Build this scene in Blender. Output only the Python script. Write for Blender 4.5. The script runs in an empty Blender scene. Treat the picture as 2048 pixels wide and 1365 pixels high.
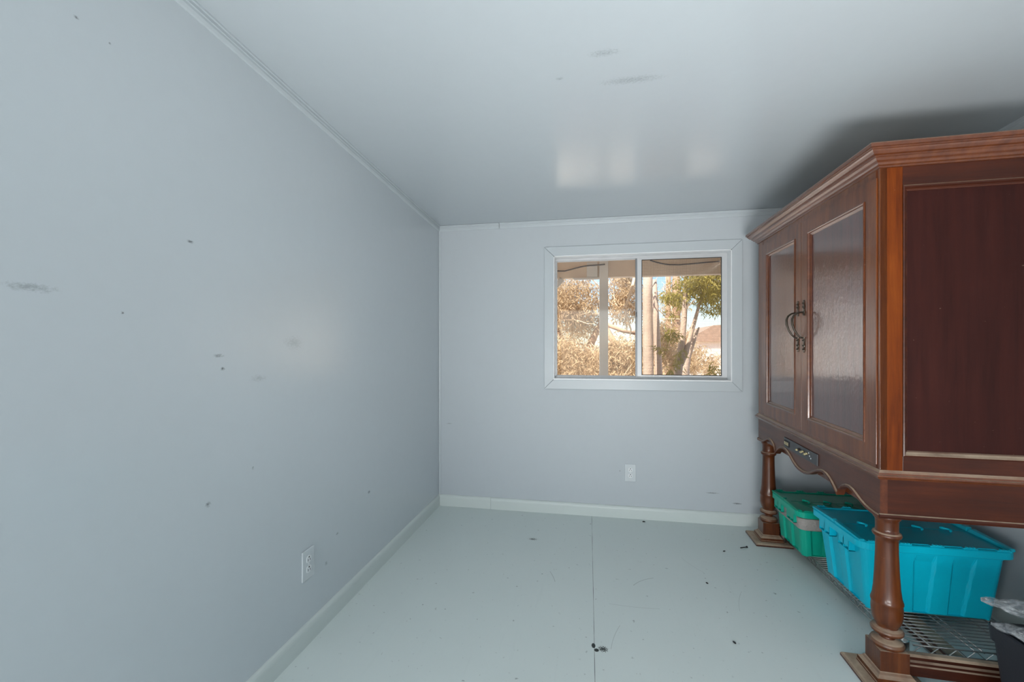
import bpy, bmesh, math, random
from mathutils import Vector, Matrix
random.seed(7)
C = bpy.context.scene.collection
S = bpy.context.scene

# ------------------------------------------------------------------ camera, world, light, exposure
F_PX, HZ = 853.0, 697.0
YAW = math.atan(153 / 853)
cam_d = bpy.data.cameras.new('camera'); cam = bpy.data.objects.new('camera', cam_d); C.objects.link(cam)
cam.location = (0, 0, 1.15)
cam.rotation_euler = (math.pi / 2, 0, YAW)
cam_d.sensor_width = 36.0
cam_d.lens = 36.0 * F_PX / 2048
cam_d.shift_y = (HZ - 682.5) / 2048
cam_d.clip_start = 0.02
S.camera = cam
S.view_settings.view_transform = 'Standard'
S.view_settings.look = 'None'
S.view_settings.gamma = 1
S.view_settings.use_curve_mapping = False
S.view_settings.exposure = 0.22

w = bpy.data.worlds.new('world'); S.world = w; w.use_nodes = True
wt = w.node_tree; wt.nodes.clear()
wo = wt.nodes.new('ShaderNodeOutputWorld'); wb = wt.nodes.new('ShaderNodeBackground')
sky = wt.nodes.new('ShaderNodeTexSky'); sky.sky_type = 'NISHITA'; sky.sun_disc = False
sky.sun_elevation = math.radians(48); sky.sun_rotation = math.radians(200)
sky.air_density = 1.0; sky.dust_density = 0.6; sky.ozone_density = 3.0
wb.inputs['Strength'].default_value = 0.20
wt.links.new(sky.outputs[0], wb.inputs[0]); wt.links.new(wb.outputs[0], wo.inputs[0])

sun_d = bpy.data.lights.new('sun', 'SUN'); sun_d.energy = 10.0; sun_d.angle = math.radians(0.6); sun_d.color = (1, .95, .87)
sun = bpy.data.objects.new('sun', sun_d); C.objects.link(sun)
sun.rotation_euler = Vector((.34, .44, -.83)).to_track_quat('-Z', 'Y').to_euler()

def area(name, loc, direction, sx, sy, energy, col):
    d = bpy.data.lights.new(name, 'AREA'); d.shape = 'RECTANGLE'; d.size = sx; d.size_y = sy
    d.energy = energy; d.color = col
    o = bpy.data.objects.new(name, d); C.objects.link(o); o.location = loc
    o.rotation_euler = Vector(direction).to_track_quat('-Z', 'Y').to_euler()
    return o
# four fill lights added behind the camera to brighten the room
area('rear_fill', (0.15, -3.34, 1.02), (0, 1, 0.10), 1.5, 1.9, 8, (1.0, .99, .98))  # added fill from the rear, set at the unseen wall opening
area('left_fill', (-0.92, -0.75, 0.92), (1, .95, .25), 0.7, 1.0, 25, (1.0, .98, .96))  # added fill for the left-facing sides of cabinet and bins
area('ceiling_fill', (0.55, -0.80, 1.58), (0, 0, 1), 1.4, 1.0, 19, (1.0, .99, .98))  # added fill, bounced off the ceiling
area('floor_fill', (0.35, -0.45, 0.36), (0.12, 1, .75), 1.0, 0.35, 19, (1.0, .99, .98)).data.spread = math.radians(110)  # added low fill that lifts the far ceiling and walls

# ------------------------------------------------------------------ materials
def new_mat(name):
    m = bpy.data.materials.new(name); m.use_nodes = True
    nt = m.node_tree; nt.nodes.clear()
    out = nt.nodes.new('ShaderNodeOutputMaterial')
    return m, nt, out
def N(nt, t, **kw):
    n = nt.nodes.new(t)
    for k, v in kw.items():
        if k.startswith('i_'):
            key = k[2:]
            key = int(key) if key.isdigit() else key.replace('_', ' ')
            n.inputs[key].default_value = v
        else: setattr(n, k, v)
    return n
def L(nt, a, b): nt.links.new(a, b)
def mathn(nt, op, a, b=None, c=None, clamp=False):
    n = nt.nodes.new('ShaderNodeMath'); n.operation = op; n.use_clamp = clamp
    for i, x in enumerate((a, b, c)):
        if x is None: continue
        if isinstance(x, (int, float)): n.inputs[i].default_value = x
        else: nt.links.new(x, n.inputs[i])
    return n.outputs[0]
def mixc(nt, fac, a, b, mode='MIX'):
    n = nt.nodes.new('ShaderNodeMix'); n.data_type = 'RGBA'; n.blend_type = mode
    for i, x in ((0, fac), (6, a), (7, b)):
        if isinstance(x, (int, float)): n.inputs[i].default_value = x
        elif isinstance(x, tuple): n.inputs[i].default_value = (*x[:3], 1)
        else: nt.links.new(x, n.inputs[i])
    return n.outputs[2]
def principled(nt, out, col=None, rough=.5, spec=.5, metal=0, coat=0, coat_rough=.1, coat_ior=1.5):
    p = nt.nodes.new('ShaderNodeBsdfPrincipled')
    if col is not None:
        if isinstance(col, tuple): p.inputs['Base Color'].default_value = (*col, 1)
        else: nt.links.new(col, p.inputs['Base Color'])
    for k, v in (('Roughness', rough), ('Specular IOR Level', spec), ('Metallic', metal), ('Coat Weight', coat), ('Coat Roughness', coat_rough), ('Coat IOR', coat_ior)):
        if isinstance(v, (int, float)): p.inputs[k].default_value = v
        else: nt.links.new(v, p.inputs[k])
    nt.links.new(p.outputs[0], out.inputs[0])
    return p
def pos(nt): return nt.nodes.new('ShaderNodeNewGeometry').outputs['Position']
def objc(nt): return nt.nodes.new('ShaderNodeTexCoord').outputs['Object']
def mapping(nt, v, scale=(1, 1, 1), loc=(0, 0, 0), rot=(0, 0, 0)):
    m = N(nt, 'ShaderNodeMapping'); m.inputs['Scale'].default_value = scale; m.inputs['Location'].default_value = loc
    m.inputs['Rotation'].default_value = rot
    L(nt, v, m.inputs[0]); return m.outputs[0]
def noise(nt, v, scale, detail=3, rough=.5, dist=0):
    n = N(nt, 'ShaderNodeTexNoise', i_Scale=scale, i_Detail=detail, i_Roughness=rough, i_Distortion=dist)
    L(nt, v, n.inputs['Vector']); return n.outputs[0]
def ramp(nt, v, stops):
    r = N(nt, 'ShaderNodeValToRGB'); e = r.color_ramp.elements
    while len(e) < len(stops): e.new(.5)
    for i, (p, c) in enumerate(stops):
        e[i].position = p; e[i].color = (*c, 1) if isinstance(c, tuple) else (c, c, c, 1)
    L(nt, v, r.inputs[0]); return r.outputs[0]
def bump(nt, h, strength, dist, p, inp='Normal'):
    b = N(nt, 'ShaderNodeBump', i_Strength=strength, i_Distance=dist); L(nt, h, b.inputs['Height'])
    L(nt, b.outputs[0], p.inputs[inp]); return b
def spot(nt, P, c, r, nz, thr=.45, soft=.25):
    """scuff mark: an ellipse of radii r about c, broken up by noise"""
    v = N(nt, 'ShaderNodeVectorMath', operation='SUBTRACT'); L(nt, P, v.inputs[0]); v.inputs[1].default_value = c
    d = N(nt, 'ShaderNodeVectorMath', operation='DIVIDE'); L(nt, v.outputs[0], d.inputs[0]); d.inputs[1].default_value = r
    ln = N(nt, 'ShaderNodeVectorMath', operation='LENGTH'); L(nt, d.outputs[0], ln.inputs[0])
    a = mathn(nt, 'SUBTRACT', 1.0, ln.outputs['Value'], clamp=True)
    a = mathn(nt, 'MULTIPLY', a, mathn(nt, 'MULTIPLY', nz, 2.0))
    return mathn(nt, 'DIVIDE', mathn(nt, 'SUBTRACT', a, thr), soft, clamp=True)
def maxm(nt, xs):
    r = xs[0]
    for x in xs[1:]: r = mathn(nt, 'MAXIMUM', r, x)
    return r

def paint_mat(name, col, rough=.32, spots=(), bumpy=.12, speck=.0, spec=.5):
    m, nt, out = new_mat(name); P = pos(nt)
    n1 = noise(nt, P, 24, 3)
    c = mixc(nt, n1, tuple(x * .985 for x in col), tuple(min(1, x * 1.015) for x in col))
    nz = noise(nt, mapping(nt, P, (1, 1, 1.8)), 130, 4, .75)
    if spots:
        k = maxm(nt, [mathn(nt, 'MULTIPLY', spot(nt, P, a, b, nz, .52, .5), s) for a, b, s in spots])
        c = mixc(nt, k, c, (.13, .14, .15))
    if speck:
        sp = noise(nt, P, 75, 2, .5)
        k2 = mathn(nt, 'MULTIPLY', mathn(nt, 'SUBTRACT', sp, .73), 6.0, clamp=True)
        c = mixc(nt, mathn(nt, 'MULTIPLY', k2, speck), c, (.2, .21, .22))
    rr = ramp(nt, noise(nt, P, 2.5, 2, .5), [(0, rough * .9), (1, rough * 1.06)])
    p = principled(nt, out, c, .3, spec); L(nt, rr, p.inputs['Roughness'])
    b1 = noise(nt, P, 170, 2); b2 = noise(nt, P, 2.2, 3)
    h = mathn(nt, 'ADD', mathn(nt, 'MULTIPLY', b1, .0008), mathn(nt, 'MULTIPLY', b2, .03))
    bump(nt, h, bumpy, .2, p)
    return m

WALL = (.54, .59, .622)
def LW(y, z): return (-1.081, y, z)
left_spots = [(LW(1.092, 1.128), (.05, .045, .012), .8), (LW(1.106, 1.088), (.05, .022, .012), 1.1), (LW(1.0, 1.444), (.05, .026, .010), .9),
              (LW(1.057, .698), (.05, .02, .02), .9), (LW(.827, 1.234), (.05, .010, .007), 1.0), (LW(1.974, .43), (.05, .03, .02), .8),
              (LW(1.225, .757), (.05, .012, .014), .7), (LW(.66, 1.27), (.05, .10, .022), .45), (LW(1.42, 1.17), (.05, .12, .06), .22),
              (LW(1.25, 1.05), (.05, .08, .03), .25), (LW(.735, 1.86), (.05, .012, .008), .9), (LW(.80, 1.85), (.05, .006, .006), .7),
              (LW(1.7, .34), (.05, .02, .015), .7), (LW(1.62, .25), (.05, .02, .02), .6)]
M_wall_left = paint_mat('wall_paint_left', WALL, .25, left_spots, spec=.9, bumpy=.06)
back_spots = [((-1.0, 2.985, .60), (.05, .05, .010), .55), ((.95, 2.985, .14), (.07, .05, .012), 1.3), ((.21, 2.985, .315), (.012, .05, .012), .7), ((.8, 2.985, .2), (.10, .05, .01), .9)]
M_wall_back = paint_mat('wall_paint_back', (.485, .53, .562), .5, back_spots, spec=.3)
M_wall = paint_mat('wall_paint', WALL, .34)
ceil_spots = [((.15, 1.55, 2.09), (.25, .05, .06), .35), ((.05, 1.40, 2.09), (.12, .04, .06), .4), ((-.1, 1.5, 2.09), (.03, .02, .06), .4)]
M_ceiling = paint_mat('ceiling_paint', (.485, .532, .562), .21, ceil_spots, bumpy=.16, spec=1.0)
M_trim = paint_mat('trim_paint', (.485, .535, .565), .35, bumpy=.05)
M_base = paint_mat('baseboard_paint', (.60, .66, .645), .35, bumpy=.05)
M_jamb = paint_mat('jamb_paint', (.74, .77, .79), .35, bumpy=.03)
M_plate = paint_mat('outlet_plastic', (.58, .625, .65), .3, bumpy=.0)

def floor_mat():
    m, nt, out = new_mat('painted_plywood_floor'); P = pos(nt)
    big = noise(nt, P, 1.8, 4, .6)
    c = mixc(nt, big, (.64, .715, .70), (.69, .76, .745))
    # plywood grain running towards the window
    g = noise(nt, mapping(nt, P, (38, 2.2, 1)), 1.0, 4, .6)
    gk = mathn(nt, 'MULTIPLY', mathn(nt, 'SUBTRACT', g, .62), 2.2, clamp=True)
    c = mixc(nt, mathn(nt, 'MULTIPLY', gk, .18), c, (.30, .35, .35))
    # seams between sheets
    sx = N(nt, 'ShaderNodeSeparateXYZ'); L(nt, P, sx.inputs[0]); X, Y = sx.outputs[0], sx.outputs[1]
    seam = mathn(nt, 'LESS_THAN', mathn(nt, 'ABSOLUTE', mathn(nt, 'SUBTRACT', X, .022)), .0011)
    seam = mathn(nt, 'MULTIPLY', seam, ramp(nt, noise(nt, mapping(nt, P, (0, 6, 0)), 1, 3), [(.35, .35), (.6, 1.0)]))
    c = mixc(nt, seam, c, (.10, .12, .12))
    # dents and specks of dirt
    sp = noise(nt, P, 46, 2, .5)
    k = mathn(nt, 'MULTIPLY', mathn(nt, 'SUBTRACT', sp, .69), 9.0, clamp=True)
    c = mixc(nt, mathn(nt, 'MULTIPLY', k, .75), c, (.16, .19, .19))
    sp2 = noise(nt, mapping(nt, P, (70, 26, 1), rot=(0, 0, .5)), 1, 2, .5)
    k2 = mathn(nt, 'MULTIPLY', mathn(nt, 'SUBTRACT', sp2, .72), 8.0, clamp=True)
    c = mixc(nt, mathn(nt, 'MULTIPLY', k2, .5), c, (.2, .23, .23))
    # scratches: thin arcs of circles, each limited to a patch
    def arc(cx, cy, r, wid, px, py, pr, s):
        v = N(nt, 'ShaderNodeVectorMath', operation='DISTANCE'); L(nt, P, v.inputs[0]); v.inputs[1].default_value = (cx, cy, 0)
        a = mathn(nt, 'LESS_THAN', mathn(nt, 'ABSOLUTE', mathn(nt, 'SUBTRACT', v.outputs['Value'], r)), wid)
        v2 = N(nt, 'ShaderNodeVectorMath', operation='DISTANCE'); L(nt, P, v2.inputs[0]); v2.inputs[1].default_value = (px, py, 0)
        b = mathn(nt, 'LESS_THAN', v2.outputs['Value'], pr)
        return mathn(nt, 'MULTIPLY', mathn(nt, 'MULTIPLY', a, b), s)
    sc = [arc(.40, 2.02, .22, .0009, .26, 2.19, .07, .75), arc(.2, 2.9, .94, .0010, .20, 1.97, .11, .35), arc(.6, 1.6, .52, .0009, .09, 1.75, .08, .4),
          arc(1.2, 1.9, .56, .0009, .66, 2.1, .09, .28), arc(-.6, 2.0, .45, .0012, -.18, 2.15, .05, .5), arc(.9, 2.6, .42, .0009, .55, 2.4, .08, .3)]
    c = mixc(nt, maxm(nt, sc), c, (.14, .16, .16))
    nz = noise(nt, P, 260, 3, .7)
    st = maxm(nt, [spot(nt, P, (.019, 1.678, 0), (.010, .018, .05), nz, .2, .1), spot(nt, P, (.030, 1.655, 0), (.012, .012, .05), nz, .2, .1), spot(nt, P, (.055, 1.665, 0), (.055, .05, .05), nz, .72, .05),
                   spot(nt, P, (.80, 1.55, 0), (.12, .10, .05), nz, .75, .05), spot(nt, P, (-.33, 2.55, 0), (.1, .06, .05), nz, .8, .1)])
    c = mixc(nt, st, c, (.012, .02, .02))
    p = principled(nt, out, c, .38, .45)
    L(nt, ramp(nt, big, [(.3, .34), (.7, .5)]), p.inputs['Roughness'])
    h = mathn(nt, 'ADD', mathn(nt, 'MULTIPLY', g, .02), mathn(nt, 'MULTIPLY', seam, -.08))
    bump(nt, h, .12, .05, p)
    return m
M_floor = floor_mat()

def simple(name, col, rough=.5, metal=0, spec=.5, var=.06, scale=12, bumps=0):
    m, nt, out = new_mat(name); P = objc(nt)
    n = noise(nt, P, scale, 3)
    c = mixc(nt, n, tuple(x * (1 - var) for x in col), tuple(min(1, x * (1 + var)) for x in col))
    p = principled(nt, out, c, rough, spec, metal)
    if bumps: bump(nt, noise(nt, P, scale * 4, 3), bumps, .01, p)
    return m

def wood(name, dark, mid, light, axis='z', rough=.35, coat=.4, coat_rough=.12, coat_ior=1.5, dust=.0, scratch=.5, bumpiness=.1, spec=.3):
    m, nt, out = new_mat(name); P = objc(nt)
    sc = {'x': (2.0, 30, 30), 'y': (30, 2.0, 30), 'z': (30, 30, 2.0)}[axis]
    g = noise(nt, mapping(nt, P, sc), 1, 5, .6, .4)
    f = noise(nt, mapping(nt, P, tuple(s * 5 for s in sc)), 1, 3, .6)
    c = ramp(nt, mathn(nt, 'ADD', mathn(nt, 'MULTIPLY', g, .75), mathn(nt, 'MULTIPLY', f, .25)), [(.3, dark), (.52, mid), (.75, light)])
    blot = ramp(nt, noise(nt, P, 4.5, 3, .6), [(.3, .0), (.7, .45)])
    c = mixc(nt, blot, c, dark)
    if scratch:
        s = noise(nt, mapping(nt, P, (60, 60, 90)), 1, 2, .5)
        k = mathn(nt, 'MULTIPLY', mathn(nt, 'SUBTRACT', s, .76), 10, clamp=True)
        c = mixc(nt, mathn(nt, 'MULTIPLY', k, scratch), c, (.50, .36, .26))
    p = principled(nt, out, c, rough, spec, 0, coat, coat_rough, coat_ior)
    if dust:
        ge = nt.nodes.new('ShaderNodeNewGeometry'); sx = N(nt, 'ShaderNodeSeparateXYZ'); L(nt, ge.outputs['True Normal'], sx.inputs[0])
        up = mathn(nt, 'MULTIPLY', mathn(nt, 'SUBTRACT', sx.outputs[2], .35), 2.5, clamp=True)
        dn = ramp(nt, noise(nt, P, 9, 4, .7), [(.3, .45), (.6, 1.0)])
        k = mathn(nt, 'MULTIPLY', mathn(nt, 'MULTIPLY', up, dn), dust)
        c2 = mixc(nt, k, c, (.42, .33, .24)); L(nt, c2, p.inputs['Base Color'])
        L(nt, mathn(nt, 'MULTIPLY', mathn(nt, 'SUBTRACT', 1.0, k), coat), p.inputs['Coat Weight'])
        L(nt, mathn(nt, 'ADD', rough, mathn(nt, 'MULTIPLY', k, .5), clamp=True), p.inputs['Roughness'])
    b = bump(nt, mathn(nt, 'ADD', mathn(nt, 'MULTIPLY', noise(nt, P, 60, 3), .6), mathn(nt, 'MULTIPLY', f, .4)), bumpiness, .004, p)
    L(nt, b.outputs[0], p.inputs['Coat Normal'])
    return m
DK, MD, LT = (.036, .008, .003), (.105, .026, .007), (.18, .052, .012)
M_wood_v = wood('mahogany_upright', DK, MD, LT, 'z', dust=.0)
M_wood_or = wood('mahogany_amber_stile', (.06, .010, .002), (.155, .032, .003), (.24, .058, .006), 'z', rough=.5, coat=.0, spec=.15)
M_wood_y = wood('mahogany_rail', DK, MD, LT, 'y', dust=.8)
M_wood_x = wood('mahogany_side_rail', (.024, .005, .002), (.055, .0115, .004), (.095, .022, .006), 'x', rough=.45, coat=.1, spec=.25, dust=.9)
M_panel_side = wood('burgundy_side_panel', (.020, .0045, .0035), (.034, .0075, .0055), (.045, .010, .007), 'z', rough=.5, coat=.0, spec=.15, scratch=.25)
M_panel_door = wood('burgundy_lacquer_door_panel', (.045, .010, .008), (.075, .016, .012), (.105, .026, .018), 'z', rough=.4, coat=.9, coat_rough=.09, coat_ior=1.9, bumpiness=.25, scratch=.35)
M_door_frame = wood('lacquered_door_frame', (.07, .017, .005), (.16, .045, .011), (.25, .08, .018), 'z', coat=.4, coat_rough=.14, coat_ior=1.5, bumpiness=.15)
M_door_mould = wood('lacquered_moulding', (.065, .017, .006), (.13, .036, .011), (.19, .058, .018), 'y', coat=.7, coat_rough=.2, coat_ior=1.6, dust=.75)
M_apron = wood('mahogany_apron', (.045, .011, .005), (.095, .026, .010), (.14, .042, .014), 'y', coat=.2, coat_rough=.2, dust=.8)
M_leg = wood('mahogany_turned_leg', (.04, .009, .003), (.105, .028, .007), (.18, .052, .011), 'z', coat=.3, coat_rough=.15, dust=.75)
M_foot = wood('dusty_foot_plate', (.035, .009, .005), (.07, .02, .012), (.10, .03, .016), 'y', coat=.1, dust=1.0)
M_iron = simple('aged_dark_bronze', (.055, .045, .035), .38, .8, var=.3, scale=60)
M_black = simple('black_control_plate', (.035, .035, .04), .35)
M_jack = simple('brass_jack', (.65, .55, .32), .3, .9)
M_slot = simple('dark_slot', (.01, .01, .012), .6)
M_chrome = simple('chrome_wire', (.40, .40, .39), .34, 1.0, var=.1, scale=40)
M_alu = simple('window_aluminium', (.55, .565, .58), .45, .35, var=.05)
M_alu_dark = simple('dark_aluminium_edge', (.20, .215, .23), .4, .5)
M_rubber = simple('black_gasket', (.02, .02, .022), .6)
def plastic(name, col, rough=.32):
    m, nt, out = new_mat(name); P = objc(nt)
    c = mixc(nt, noise(nt, P, 7, 3), tuple(x * .93 for x in col), tuple(min(1, x * 1.06) for x in col))
    p = principled(nt, out, c, rough, .28)
    bump(nt, noise(nt, P, 260, 2), .12, .002, p)
    return m
M_teal = plastic('turquoise_plastic', (.002, .50, .68))
M_teal_lid = plastic('turquoise_lid_plastic', (.003, .46, .62))
M_green = plastic('green_plastic', (.004, .36, .25))
M_green_lid = plastic('green_lid_plastic', (.002, .25, .16))
M_band = simple('grey_tape', (.34, .31, .29), .5, var=.12, scale=18, bumps=.5)
M_crate = plastic('black_crate_plastic', (.022, .025, .032), .4)

def glass_mat(name, tint, refl=.06):
    m, nt, out = new_mat(name)
    t = N(nt, 'ShaderNodeBsdfTransparent'); t.inputs[0].default_value = (*tint, 1)
    g = N(nt, 'ShaderNodeBsdfGlossy'); g.inputs['Roughness'].default_value = .03
    fr = N(nt, 'ShaderNodeFresnel', i_IOR=1.45)
    mx = N(nt, 'ShaderNodeMixShader'); L(nt, fr.outputs[0], mx.inputs[0]); L(nt, t.outputs[0], mx.inputs[1]); L(nt, g.outputs[0], mx.inputs[2])
    L(nt, mx.outputs[0], out.inputs[0]); return m
M_glass = glass_mat('window_glass', (.97, .96, .94))
def screen_mat():
    m, nt, out = new_mat('insect_screen'); P = pos(nt)
    sx = N(nt, 'ShaderNodeSeparateXYZ'); L(nt, P, sx.inputs[0])
    def grid(v): return mathn(nt, 'LESS_THAN', mathn(nt, 'FRACT', mathn(nt, 'MULTIPLY', v, 118.0)), .17)
    k = mathn(nt, 'MAXIMUM', grid(sx.outputs[0]), grid(sx.outputs[2]))
    t = N(nt, 'ShaderNodeBsdfTransparent'); d = N(nt, 'ShaderNodeBsdfDiffuse'); d.inputs[0].default_value = (.20, .16, .13, 1)
    mx = N(nt, 'ShaderNodeMixShader'); L(nt, mathn(nt, 'MULTIPLY', k, .5), mx.inputs[0]); L(nt, t.outputs[0], mx.inputs[1]); L(nt, d.outputs[0], mx.inputs[2])
    L(nt, mx.outputs[0], out.inputs[0]); return m
M_screen = screen_mat()
def leaf_mat(name, a, b):
    m, nt, out = new_mat(name); P = pos(nt)
    c = mixc(nt, noise(nt, P, 3.5, 3, .7), a, b)
    d = N(nt, 'ShaderNodeBsdfDiffuse'); t = N(nt, 'ShaderNodeBsdfTranslucent'); L(nt, c, d.inputs[0]); L(nt, c, t.inputs[0])
    mx = N(nt, 'ShaderNodeMixShader', i_0=.45); L(nt, d.outputs[0], mx.inputs[1]); L(nt, t.outputs[0], mx.inputs[2])
    L(nt, mx.outputs[0], out.inputs[0]); return m
M_leaf_gold = leaf_mat('dry_gold_leaves', (.46, .33, .19), (.70, .55, .37))
M_leaf_green = leaf_mat('olive_green_leaves', (.25, .225, .06), (.55, .46, .15))
M_bark = simple('pale_bark', (.52, .385, .30), .8, var=.25, scale=9, bumps=.6)
M_bark_dark = simple('brown_bark', (.42, .27, .18), .8, var=.25, scale=9, bumps=.6)
M_twig = simple('tan_twig', (.75, .58, .40), .8)
M_post = simple('weathered_painted_wood', (.58, .56, .52), .7, var=.15, scale=5, bumps=.3)
M_beam = simple('beige_beam', (.62, .50, .38), .75, var=.15, scale=5, bumps=.3)
M_soffit = simple('rusty_roof_boards', (.50, .27, .13), .8, var=.4, scale=9)
M_ground = simple('dry_ground', (.62, .43, .28), .9, var=.2, scale=1.5)
M_bounce_slab = simple('pale_bounce_slab', (.80, .78, .74), .9, var=.05, scale=2)  # for the added slab that bounces sunlight indoors
M_fence = simple('tan_fence', (.66, .46, .29), .85, var=.2, scale=2)
M_block = simple('pale_block_wall', (.60, .54, .50), .85, var=.15, scale=3)
M_white = simple('white_siding', (.85, .86, .88), .6)
M_shingle = simple('brown_shingles', (.34, .24, .18), .9, var=.3, scale=8)
M_cable = simple('black_cable', (.04, .03, .03), .5)
M_siding = simple('exterior_siding', (.6, .55, .48), .8)

# ------------------------------------------------------------------ mesh helpers
class MB:
    def __init__(s): s.v = []; s.f = []; s.sm = []
    def add(s, vs, fs, smooth=False):
        o = len(s.v); s.v += [tuple(p) for p in vs]; s.f += [tuple(i + o for i in f) for f in fs]; s.sm += [smooth] * len(fs)
        return s
    def box(s, a, b):
        x0, y0, z0 = a; x1, y1, z1 = b
        if x0 > x1: x0, x1 = x1, x0
        if y0 > y1: y0, y1 = y1, y0
        if z0 > z1: z0, z1 = z1, z0
        return s.add([(x0, y0, z0), (x1, y0, z0), (x1, y1, z0), (x0, y1, z0), (x0, y0, z1), (x1, y0, z1), (x1, y1, z1), (x0, y1, z1)],
                     [(0, 3, 2, 1), (4, 5, 6, 7), (0, 1, 5, 4), (1, 2, 6, 5), (2, 3, 7, 6), (3, 0, 4, 7)])
    def loft(s, rings, cap=True, closed=True, smooth=False):
        n = len(rings[0]); vs = [p for r in rings for p in r]; fs = []
        for i in range(len(rings) - 1):
            for j in range(n if closed else n - 1):
                k = (j + 1) % n
                fs.append((i * n + j, i * n + k, (i + 1) * n + k, (i + 1) * n + j))
        s.add(vs, fs, smooth)
        if cap:
            s.add(rings[0], [tuple(range(n - 1, -1, -1))]); s.add(rings[-1], [tuple(range(n))])
        return s
    def lathe(s, prof, c=(0, 0, 0), n=32, smooth=True):
        rings = [[(c[0] + r * math.cos(2 * math.pi * j / n), c[1] + r * math.sin(2 * math.pi * j / n), c[2] + z) for j in range(n)] for r, z in prof]
        return s.loft(rings, smooth=smooth)
    def tube(s, pts, r, n=8, smooth=True):
        pts = [Vector(p) for p in pts]; rings = []; up = None
        for i, p in enumerate(pts):
            d = (pts[min(i + 1, len(pts) - 1)] - pts[max(i - 1, 0)]).normalized()
            if up is None: up = d.orthogonal().normalized()
            up = (up - d * up.dot(d)).normalized(); b = d.cross(up)
            rr = r[i] if isinstance(r, (list, tuple)) else r
            rings.append([p + up * rr * math.cos(2 * math.pi * j / n) + b * rr * math.sin(2 * math.pi * j / n) for j in range(n)])
        return s.loft(rings, smooth=smooth)
    def prism(s, poly, f0, f1):
        """poly: list of 2-D points; f0, f1 map a point to 3-D at either end"""
        n = len(poly); a = [f0(*p) for p in poly]; b = [f1(*p) for p in poly]
        s.add(a + b, [(j, (j + 1) % n, n + (j + 1) % n, n + j) for j in range(n)])
        s.add(a, [tuple(range(n - 1, -1, -1))]); s.add(b, [tuple(range(n))]); return s
    def build(s, name, mat, parent=None, bevel=0, seg=2, fn=None, loc=None):
        me = bpy.data.meshes.new(name)
        vs = [fn(*p) for p in s.v] if fn else s.v
        me.from_pydata(vs, [], s.f); me.validate()
        me.polygons.foreach_set('use_smooth', [bool(x) for x in s.sm][:len(me.polygons)])
        bm = bmesh.new(); bm.from_mesh(me); bmesh.ops.remove_doubles(bm, verts=bm.verts, dist=1e-5)
        bmesh.ops.recalc_face_normals(bm, faces=bm.faces); bm.to_mesh(me); bm.free()
        me.materials.append(mat)
        o = bpy.data.objects.new(name, me); C.objects.link(o)
        if parent: o.parent = parent
        if loc: o.location = loc
        if bevel:
            md = o.modifiers.new('bevel', 'BEVEL'); md.width = bevel; md.segments = seg; md.limit_method = 'ANGLE'; md.angle_limit = math.radians(40)
            md.harden_normals = False
        return o
def tag(o, label=None, cat=None, group=None, kind=None):
    if label: o['label'] = label
    if cat: o['category'] = cat
    if group: o['group'] = group
    if kind: o['kind'] = kind
    return o
def empty(name, loc, rz=0, **kw):
    o = bpy.data.objects.new(name, None); C.objects.link(o); o.location = loc; o.rotation_euler = (0, 0, rz); o.empty_display_size = .1
    return tag(o, **kw)
def struct(o, label=None, cat=None): return tag(o, label, cat, kind='structure')

# ------------------------------------------------------------------ room shell
XL, XR, YB, YF, T = -1.081, 1.72, 2.985, -3.4, .10
SL = .034
def cz(y): return 2.045 + SL * (YB - y)
struct(MB().box((XL - T, YF - T, -.12), (XR + T, YB + T, 0)).build('floor', M_floor), 'pale grey-green painted plywood floor with scratches', 'floor')
m = MB(); m.add([(XL - T, YF - T, cz(YF - T)), (XR + T, YF - T, cz(YF - T)), (XR + T, YB + T, cz(YB + T)), (XL - T, YB + T, cz(YB + T)),
                 (XL - T, YF - T, 2.35), (XR + T, YF - T, 2.35), (XR + T, YB + T, 2.35), (XL - T, YB + T, 2.35)],
                [(0, 3, 2, 1), (4, 5, 6, 7), (0, 1, 5, 4), (1, 2, 6, 5), (2, 3, 7, 6), (3, 0, 4, 7)])
struct(m.build('ceiling', M_ceiling), 'smooth glossy pale blue-grey ceiling', 'ceiling')
def side_wall(x0, x1):
    ys = (YF, YB); m = MB()
    return m.add([(x0, YF, 0), (x1, YF, 0), (x1, YB, 0), (x0, YB, 0), (x0, YF, cz(YF)), (x1, YF, cz(YF)), (x1, YB, cz(YB)), (x0, YB, cz(YB))],
                 [(0, 3, 2, 1), (4, 5, 6, 7), (0, 1, 5, 4), (1, 2, 6, 5), (2, 3, 7, 6), (3, 0, 4, 7)])
struct(side_wall(XL - T, XL).build('wall_left', M_wall_left), 'pale blue-grey painted left wall with scuffs', 'wall')
struct(side_wall(XR, XR + T).build('wall_right', M_wall), 'pale blue-grey wall behind the cabinet', 'wall')
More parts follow.
